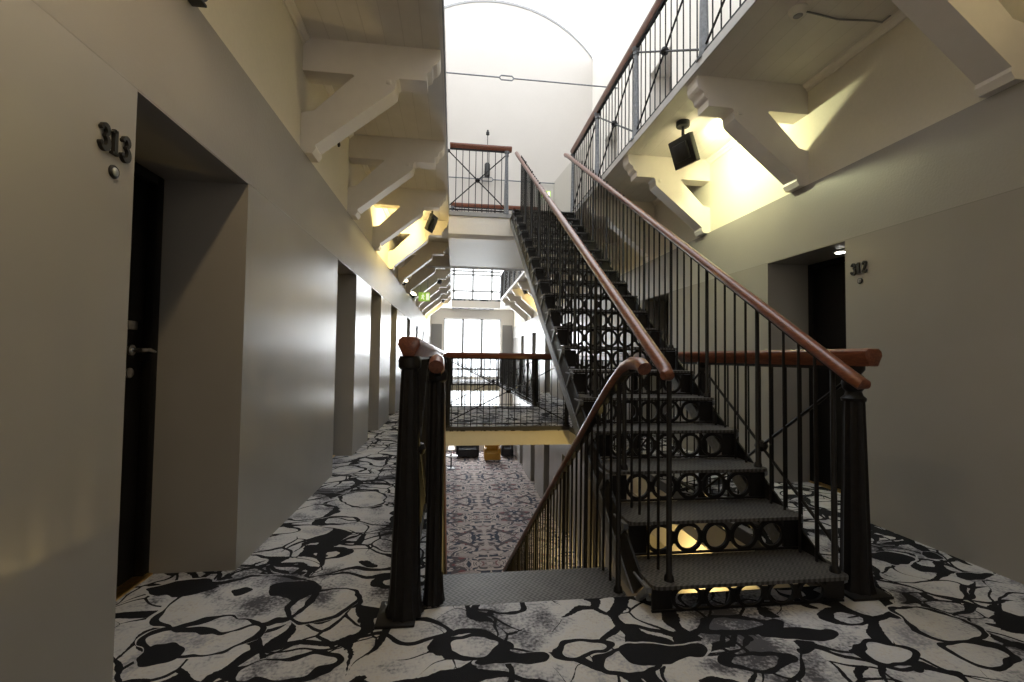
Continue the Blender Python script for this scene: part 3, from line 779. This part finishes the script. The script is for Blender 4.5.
        while True:
            kk = 2 * ks
            if kk >= n - 1: break
            yy, zz = nose(kk); yy += .055
            zt_ = L_(yy) - .03
            if not up and ks == 0: zt_ = 1.09
            bm = B(); tube(bm, [(X, yy, zz), (X, yy, zz + .02), (X, yy, zz + .03), (X, yy, zt_)], [.024, .022, .014, .012], 8)
            if firstp is None or (not up and ks == 1):
                firstp = obj('post', bm, M['iron'], t, origin=(X, yy, zz)); kp = ks
            else:
                bm.free(); inst(firstp, t, (0, (ks - kp) * 2 * GO, s * (ks - kp) * 2 * RS))
            for j in range(1, 5):
                yb_ = yy + j * 2 * GO / 5; kt = int((yb_ - Y1) / GO); zz_ = nose(kt)[1]
                if kt >= n: continue
                zt2 = L_(yb_) - .03
                if not up and ks == 0 and j == 1: zt2 = min(zt2, .99)
                if j not in firstb or (not up and ks <= 1):
                    bm = B(); tube(bm, [(X, yb_, zz_ - .02), (X, yb_, zt2)], .0078, 6)
                    ob = obj('baluster', bm, M['iron'], t, origin=(X, yb_, zz_)); firstb[j] = (ob, ks)
                else: inst(firstb[j][0], t, (0, (ks - firstb[j][1]) * 2 * GO, s * (ks - firstb[j][1]) * 2 * RS))
            ks += 1
    return t, nose, L_

up_t, unose, uL = stair('black iron staircase with ringed risers rising to the top storey', .90, 1.885, 1.97, .134, 19, [(1.0, 2.04, 1.087, .637), (1.845, 1.89, 1.06, .634)], True)
dn_t, dnose, dL = stair('iron staircase going down to the lower floor, left of the rising one', -.06, .86, 2.165, -.004, 19, [(-.07, 2.165, 1.118, .661), (.83, 2.165, 1.118, .661)], False)

# ------------------------------------------------------------------ things hung and fixed about the hall
def rotb(bm, R, loc): bmesh.ops.transform(bm, matrix=Matrix.Translation(loc) @ R, verts=bm.verts)
def floodlight(label, loc, sg, drop=.15, w=.22, h=.26, glow=True):
    """flat black floodlight on a ceiling stem, its lamp side turned to the wall and a little upward (sg=+1: right wall)"""
    t = thing('hanging_floodlight', label, 'floodlight', loc, 'black floodlights under the galleries')
    x, y, z = loc
    bm = B(); lathe(bm, [(.062, -.05), (.066, -.042), (.066, 0)], loc, 20); obj('mount', bm, M['black'], t)
    c = Vector((x + sg * .01, y, z - drop - h * .5))
    bm = B(); tube(bm, [(x, y, z - .04), (x, y, z - drop + .01)], .015, 10); tube(bm, [(x + sg * .0, y - .03, z - drop + .015), (x, y + .03, z - drop + .015)], .010, 8); obj('stem', bm, M['black'], t)
    n = Vector((sg * .86, .28, .36)).normalized(); wv = Vector((0, 0, 1)).cross(n).normalized(); uv = n.cross(wv)
    Rm = Matrix(((wv.x, uv.x, n.x, 0), (wv.y, uv.y, n.y, 0), (wv.z, uv.z, n.z, 0), (0, 0, 0, 1)))
    bm = B(); box(bm, -w / 2, w / 2, -h / 2, h / 2, -.03, .03, .008); box(bm, -w * .32, w * .32, -h * .3, h * .3, -.055, -.025, .008); rotb(bm, Rm, c); hs_ = obj('housing', bm, M['black'], t)
    if glow:
        bm = B(); box(bm, -w / 2 + .02, w / 2 - .02, -h / 2 + .02, h / 2 - .02, .0305, .034); rotb(bm, Rm, c); obj('lens', bm, M['lampglow'], hs_)
    return t, c + n * .07
fR, pR = floodlight('black floodlight hung from the right gallery ceiling, lighting the pale yellow bay', (2.245, 4.256, FL), 1, .16, .28, .28)
fL, pL = floodlight('black floodlight hung from the left gallery ceiling between the yellow lit brackets', (-.37, 7.2, FL), -1, .17)
fL2, pL2 = floodlight('distant black floodlight under the left gallery ceiling, left of the big window', (-.42, 13.3, FL), -1, .12, .24, .18)
fL3, pL3 = floodlight('farthest black floodlight under the left gallery ceiling', (-.42, 17.9, FL), -1, .12, .24, .18)
fR2, pR2 = floodlight('distant black floodlight under the right gallery ceiling, beyond the staircase', (2.3, 14.8, FL), 1, .12, .24, .18)

# smoke detector and its cable conduit
sd = thing('smoke_detector', 'white round smoke detector on the right gallery ceiling', 'smoke detector', (2.276, 2.75, FL))
bm = B(); lathe(bm, [(.03, -.045), (.045, -.04), (.052, -.02), (.06, -.012), (.06, 0)], (2.276, 2.75, FL), 24); hs_ = obj('housing', bm, M['white'], sd)
bm = B(); lathe(bm, [(.022, -.052), (.03, -.045)], (2.276, 2.75, FL), 20); obj('sensor', bm, M['frame'], hs_)
bm = B(); tube(bm, [(2.34, 2.75, FL - .008), (2.60, 2.78, FL - .010), (2.86, 2.76, FL - .008), (2.93, 2.76, FL - .012), (2.93, 2.76, FL - .008), (2.93, 2.70, FL - .008)], .006, 8)
tag(obj('cable', bm, M['edge']), 'grey surface cable from the smoke detector to the right wall', 'cable')

# little dark fittings on the upper walls
for lab, loc, s in (('small dark pipe fitting on the cream left wall behind the nearest bracket', (LW - .03, 4.40, 3.143), 1),
                    ('small dark pipe fitting on the cream right wall behind the second bracket', (RW + .03, 5.76, 3.173), -1)):
    t = thing('wall_fitting', lab, 'fitting', loc)
    bm = B(); x = loc[0]; tube(bm, [(x, loc[1], loc[2]), (x + s * .05, loc[1], loc[2])], .012, 8); obj('stub', bm, M['digit'], t)
    bm = B(); tube(bm, [(x + s * .05, loc[1] - .035, loc[2] + .01), (x + s * .05, loc[1] + .035, loc[2] - .01)], [.016, .012], 8); tube(bm, [(x + s * .05, loc[1], loc[2]), (x + s * .055, loc[1], loc[2] - .04)], .010, 8); obj('head', bm, M['digit'], t)

# spotlights standing on the wall ledges
def ledge_lamp(label, loc, s, aim, r=.055):
    t = thing('ledge_spotlight', label, 'spotlight', loc, 'spotlights on the wall ledges')
    x, y, z = loc
    bm = B(); box(bm, x - .03, x + .03, y - .03, y + .03, z, z + .012, .003); tube(bm, [(x, y, z + .01), (x, y, z + .07)], .010, 8); obj('stand', bm, M['black'], t)
    d = Vector(aim).normalized(); q = d.to_track_quat('Z', 'Y').to_matrix().to_4x4(); c = Vector((x, y, z + .09))
    bm = B(); lathe(bm, [(.02, -.07), (.036, -.06), (r * .85, -.03), (r, .02), (r * 1.06, .05), (r * .95, .052), (r * .9, .03)], (0, 0, 0), 20); rotb(bm, q, c); hs_ = obj('housing', bm, M['black'], t)
    bm = B(); lathe(bm, [(r * .86, .028), (r * .86, .034)], (0, 0, 0), 20); rotb(bm, q, c); obj('lens', bm, M['lampglow'], hs_)
    return t
ledge_lamp('dark round spotlight with glass front on the left wall ledge above door 313', (LW + .03, 2.02, LEDGE - .03), 1, (.3, -.75, .6), .055)
ledge_lamp('round dark spotlight on the left wall ledge, nearer of the distant pair', (LW + .05, 9.9, LEDGE), 1, (.4, -.6, .6), .09)
ledge_lamp('round dark spotlight on the left wall ledge, farther of the distant pair', (LW + .05, 12.1, LEDGE), 1, (.4, -.6, .6), .09)

# iron tie rods across the upper hall, each with a turnbuckle
def tie_rod(label, y, z, xt, xe=None):
    t = thing('tie_rod', label, 'tie rod', (CX, y, z), 'iron tie rods across the upper hall')
    bm = B(); tube(bm, [(LX - .03, y, z), (xt - .14, y, z)], .014, 8); tube(bm, [(xt + .14, y, z), (xe or RX + .03, y, z)], .014, 8); obj('rod', bm, M['steel'], t)
    bm = B(); tube(bm, [(xt - .15, y, z), (xt - .11, y, z + .045), (xt + .11, y, z + .045), (xt + .15, y, z)], .014, 8); tube(bm, [(xt - .15, y, z), (xt - .11, y, z - .045), (xt + .11, y, z - .045), (xt + .15, y, z)], .014, 8)
    obj('turnbuckle', bm, M['steel'], t)
tie_rod('thin iron tie rod with turnbuckle high across the hall in front of the arch', 9.0, 6.79, .97)
tie_rod('thin iron tie rod with turnbuckle behind the upper bridge railing', 10.68, 5.35, .715, 2.35)
# pendant speaker hanging in front of the end wall
t = thing('pendant_speaker', 'dark cylindrical pendant hanging on a thin wire behind the upper bridge', 'pendant', (.71, 10.55, 6.44))
bm = B(); lathe(bm, [(.04, -.08), (.04, -.02), (.02, 0), (.02, .03)], (.71, 10.55, 6.44), 14); obj('ceiling_cup', bm, M['black'], t)
bm = B(); tube(bm, [(.71, 10.55, 6.40), (.71, 10.55, 5.66)], .008, 6); obj('wire', bm, M['black'], t)
bm = B(); lathe(bm, [(.055, 5.36), (.065, 5.37), (.065, 5.65), (.045, 5.68)], (.71, 10.55, 0), 18); obj('cylinder_body', bm, M['black'], t)

# exit signs
def exit_sign(label, loc, w, h, chain):
    t = thing('exit_sign', label, 'exit sign', loc)
    x, y, z = loc
    bm = B(); box(bm, x - w / 2, x + w / 2, y, y + .03, z - h / 2, z + h / 2, .004); pn_ = obj('panel', bm, M['green'], t)
    bm = B(); yy = y - .004; u = h
    box(bm, x + w * .18, x + w * .42, yy, y, z - h * .36, z + h * .36)                       # doorway
    lathe(bm, [(.0, -.05 * u), (.06 * u, 0), (0, .05 * u)], (x - w * .1, yy, z + h * .3), 8)    # running figure
    for a, b in (((-.10, .22), (-.12, -.05)), ((-.12, -.05), (-.02, -.32)), ((-.12, -.05), (-.26, -.22)), ((-.10, .16), (.02, .02)), ((-.10, .16), (-.24, .06))):
        tube(bm, [(x + a[0] * w, yy, z + a[1] * h), (x + b[0] * w, yy, z + b[1] * h)], .045 * h, 6)
    obj('pictogram', bm, M['exitwhite'], pn_)
    bm = B()
    for sx in (-.3, .3): tube(bm, [(x + sx * w, y + .015, z + h / 2), (x + sx * w, y + .015, z + h / 2 + chain)], .006, 6)
    obj('hanger', bm, M['edge'], t); return t
exit_sign('green exit sign hanging under the left gallery over the far corridor', (-.80, 12.3, 2.72), .30, .24, 3.53 - 2.84)
exit_sign('green exit sign hanging above the upper bridge beyond the staircase head', (2.10, 10.5, 5.02), .24, .15, .0)

# ------------------------------------------------------------------ furniture on the lower floor
Z0 = -FL
t = thing('armchair', 'mustard leather tub armchair on the lower floor, seen below the bridge', 'armchair', (1.80, 20.6, Z0))
bm = B(); box(bm, 1.47, 2.13, 20.30, 20.95, Z0 + .10, Z0 + .42, .04); obj('seat', bm, M['mustard'], t)
bm = B(); box(bm, 1.47, 2.13, 20.85, 21.05, Z0 + .15, Z0 + .85, .05); obj('backrest', bm, M['mustard'], t)
for x in (1.44, 2.06):
    bm = B(); box(bm, x, x + .10, 20.32, 20.95, Z0 + .10, Z0 + .62, .03); obj('armrest', bm, M['mustard'], t)
for x in (1.52, 2.08):
    for y in (20.36, 20.9):
        bm = B(); tube(bm, [(x, y, Z0 + .12), (x, y, Z0)], [.02, .014], 8); obj('leg', bm, M['black'], t)
for lab, xa, xb in (('charcoal sofa left of the mustard armchair on the lower floor', .2, 1.25), ('charcoal sofa right of the mustard armchair on the lower floor', 2.28, 2.85)):
    t = thing('sofa', lab, 'sofa', ((xa + xb) / 2, 21.6, Z0))
    bm = B(); box(bm, xa, xb, 21.2, 22.0, Z0 + .08, Z0 + .42, .04); obj('seat', bm, M['dark_sofa'], t)
    bm = B(); box(bm, xa, xb, 21.85, 22.1, Z0 + .2, Z0 + .82, .05); obj('backrest', bm, M['dark_sofa'], t)
    for x in (xa, xb - .14):
        bm = B(); box(bm, x, x + .14, 21.2, 21.95, Z0 + .08, Z0 + .60, .04); obj('armrest', bm, M['dark_sofa'], t)
    for x in (xa + .06, xb - .06):
        for y in (21.26, 22.0):
            bm = B(); box(bm, x - .02, x + .02, y - .02, y + .02, Z0, Z0 + .1); obj('leg', bm, M['black'], t)
t = thing('side_table', 'small round side table on the lower floor at the left end of the carpet', 'table', (-.02, 19.4, Z0))
bm = B(); lathe(bm, [(.26, .50), (.28, .51), (.28, .53), (.26, .54)], (-.02, 19.4, Z0), 24); obj('tabletop', bm, M['frame'], t)
bm = B(); lathe(bm, [(.18, 0), (.17, .02), (.03, .04), (.03, .5)], (-.02, 19.4, Z0), 20); obj('pedestal', bm, M['black'], t)
t = thing('table_lamp', 'white lamp standing on the small round side table', 'lamp', (-.02, 19.4, Z0 + .54))
bm = B(); lathe(bm, [(.07, 0), (.06, .02), (.02, .04), (.02, .25)], (-.02, 19.4, Z0 + .54), 16); obj('base', bm, M['frame'], t)
bm = B(); lathe(bm, [(.14, .25), (.10, .48)], (-.02, 19.4, Z0 + .54), 20); obj('lamp_shade', bm, M['shade'], t)

# ------------------------------------------------------------------ light
w = bpy.data.worlds.new('overcast_sky'); sc.world = w; w.use_nodes = True
nt = w.node_tree; bg = nt.nodes['Background']; bg.inputs[0].default_value = (.93, .96, 1.0, 1); bg.inputs[1].default_value = 3.6

def light(name, typ, loc, energy, col, size=.1, aim=None, **kw):
    d = bpy.data.lights.new(name, typ); d.energy = energy; d.color = col
    if typ == 'AREA': d.size = size
    elif typ in ('POINT', 'SPOT'): d.shadow_soft_size = size
    for k, v in kw.items(): setattr(d, k, v)
    o = bpy.data.objects.new(name, d); C.objects.link(o); o.location = loc
    if aim is not None: o.rotation_euler = (Vector(aim) - Vector(loc)).to_track_quat('-Z', 'Y').to_euler()
    return o
light('near_ceiling_lamp', 'SPOT', (-.56, 1.0, 3.2), 40, (1, .75, .42), .05, (-.35, 1.25, 0), spot_size=2.5, spot_blend=.5)
light('near_fill_light', 'AREA', (1.1, -2.6, 2.3), 15, (1, .93, .85), 1.6, (1.0, 3, 1.2))  # soft fill added behind the camera to lift the near walls
light('near_wall_wash', 'SPOT', (-.40, .75, 2.9), 30, (1, .83, .50), .05, (LW, .75, 2.35), spot_size=1.7, spot_blend=.9)
light('near_ledge_lamp', 'SPOT', (LW + .30, 1.75, 2.80), 28, (1, .82, .45), .03, (-1.15, 1.3, 3.5), spot_size=2.9, spot_blend=.7)
light('near_right_ledge_lamp', 'SPOT', (RW - .30, 1.3, 2.85), 18, (1, .84, .45), .03, (2.9, 1.2, 3.6), spot_size=2.9, spot_blend=.7)
light('right_flood', 'SPOT', pR, 60, (.98, 1, .58), .03, pR + Vector((.9, -.1, -.30)), spot_size=2.7, spot_blend=.5)
light('left_flood', 'SPOT', pL, 95, (1, .80, .32), .03, pL + Vector((-.9, .1, .0)), spot_size=2.85, spot_blend=.35)
light('far_left_flood', 'SPOT', pL3, 90, (1, .80, .32), .03, pL3 + Vector((-.9, -.1, .0)), spot_size=2.85, spot_blend=.35)
light('far_right_flood', 'SPOT', pR2, 90, (1, .80, .32), .03, pR2 + Vector((.9, -.1, .0)), spot_size=2.85, spot_blend=.35)
for zz, hh in ((-1.7, 2.2), (1.6, 2.8), (5.1, 2.9)):
    o = light('window_daylight', 'AREA', (.93, ENDY + .75, zz), 420, (.95, .97, 1.0), 2.9, (.93, 0, zz - 1.0)); o.data.shape = 'RECTANGLE'; o.data.size_y = hh
light('lower_wall_lamp', 'POINT', (2.55, 5.2, -1.4), 85, (1, .72, .26), .06)
light('recess_lamp', 'SPOT', (RW + .24, 3.43, DH - .03), 3, (1, .94, .82), .03, (RW + .24, 3.43, 0), spot_size=1.7, spot_blend=.6)

# ------------------------------------------------------------------ camera
yaw, pit, roll, f = .127, .035, .013, 456.8
F = Vector((math.sin(yaw) * math.cos(pit), math.cos(yaw) * math.cos(pit), math.sin(pit)))
R0 = Vector((math.cos(yaw), -math.sin(yaw), 0)); U0 = R0.cross(F)
Rv = R0 * math.cos(roll) + U0 * math.sin(roll); Uv = -R0 * math.sin(roll) + U0 * math.cos(roll)
cam = bpy.data.cameras.new('camera'); cam.sensor_width = 36; cam.lens = 36 * f / 1024; cam.clip_start = .05
co = bpy.data.objects.new('camera', cam); C.objects.link(co)
co.matrix_world = Matrix(((Rv.x, Uv.x, -F.x, 0), (Rv.y, Uv.y, -F.y, 0), (Rv.z, Uv.z, -F.z, 1.15), (0, 0, 0, 1)))
sc.camera = co
sc.view_settings.view_transform = 'Standard'; sc.view_settings.look = 'None'; sc.view_settings.gamma = 1; sc.view_settings.use_curve_mapping = False
sc.view_settings.exposure = 0.0
sc.cycles.use_denoising = True
sc.cycles.max_bounces = 10; sc.cycles.transparent_max_bounces = 16
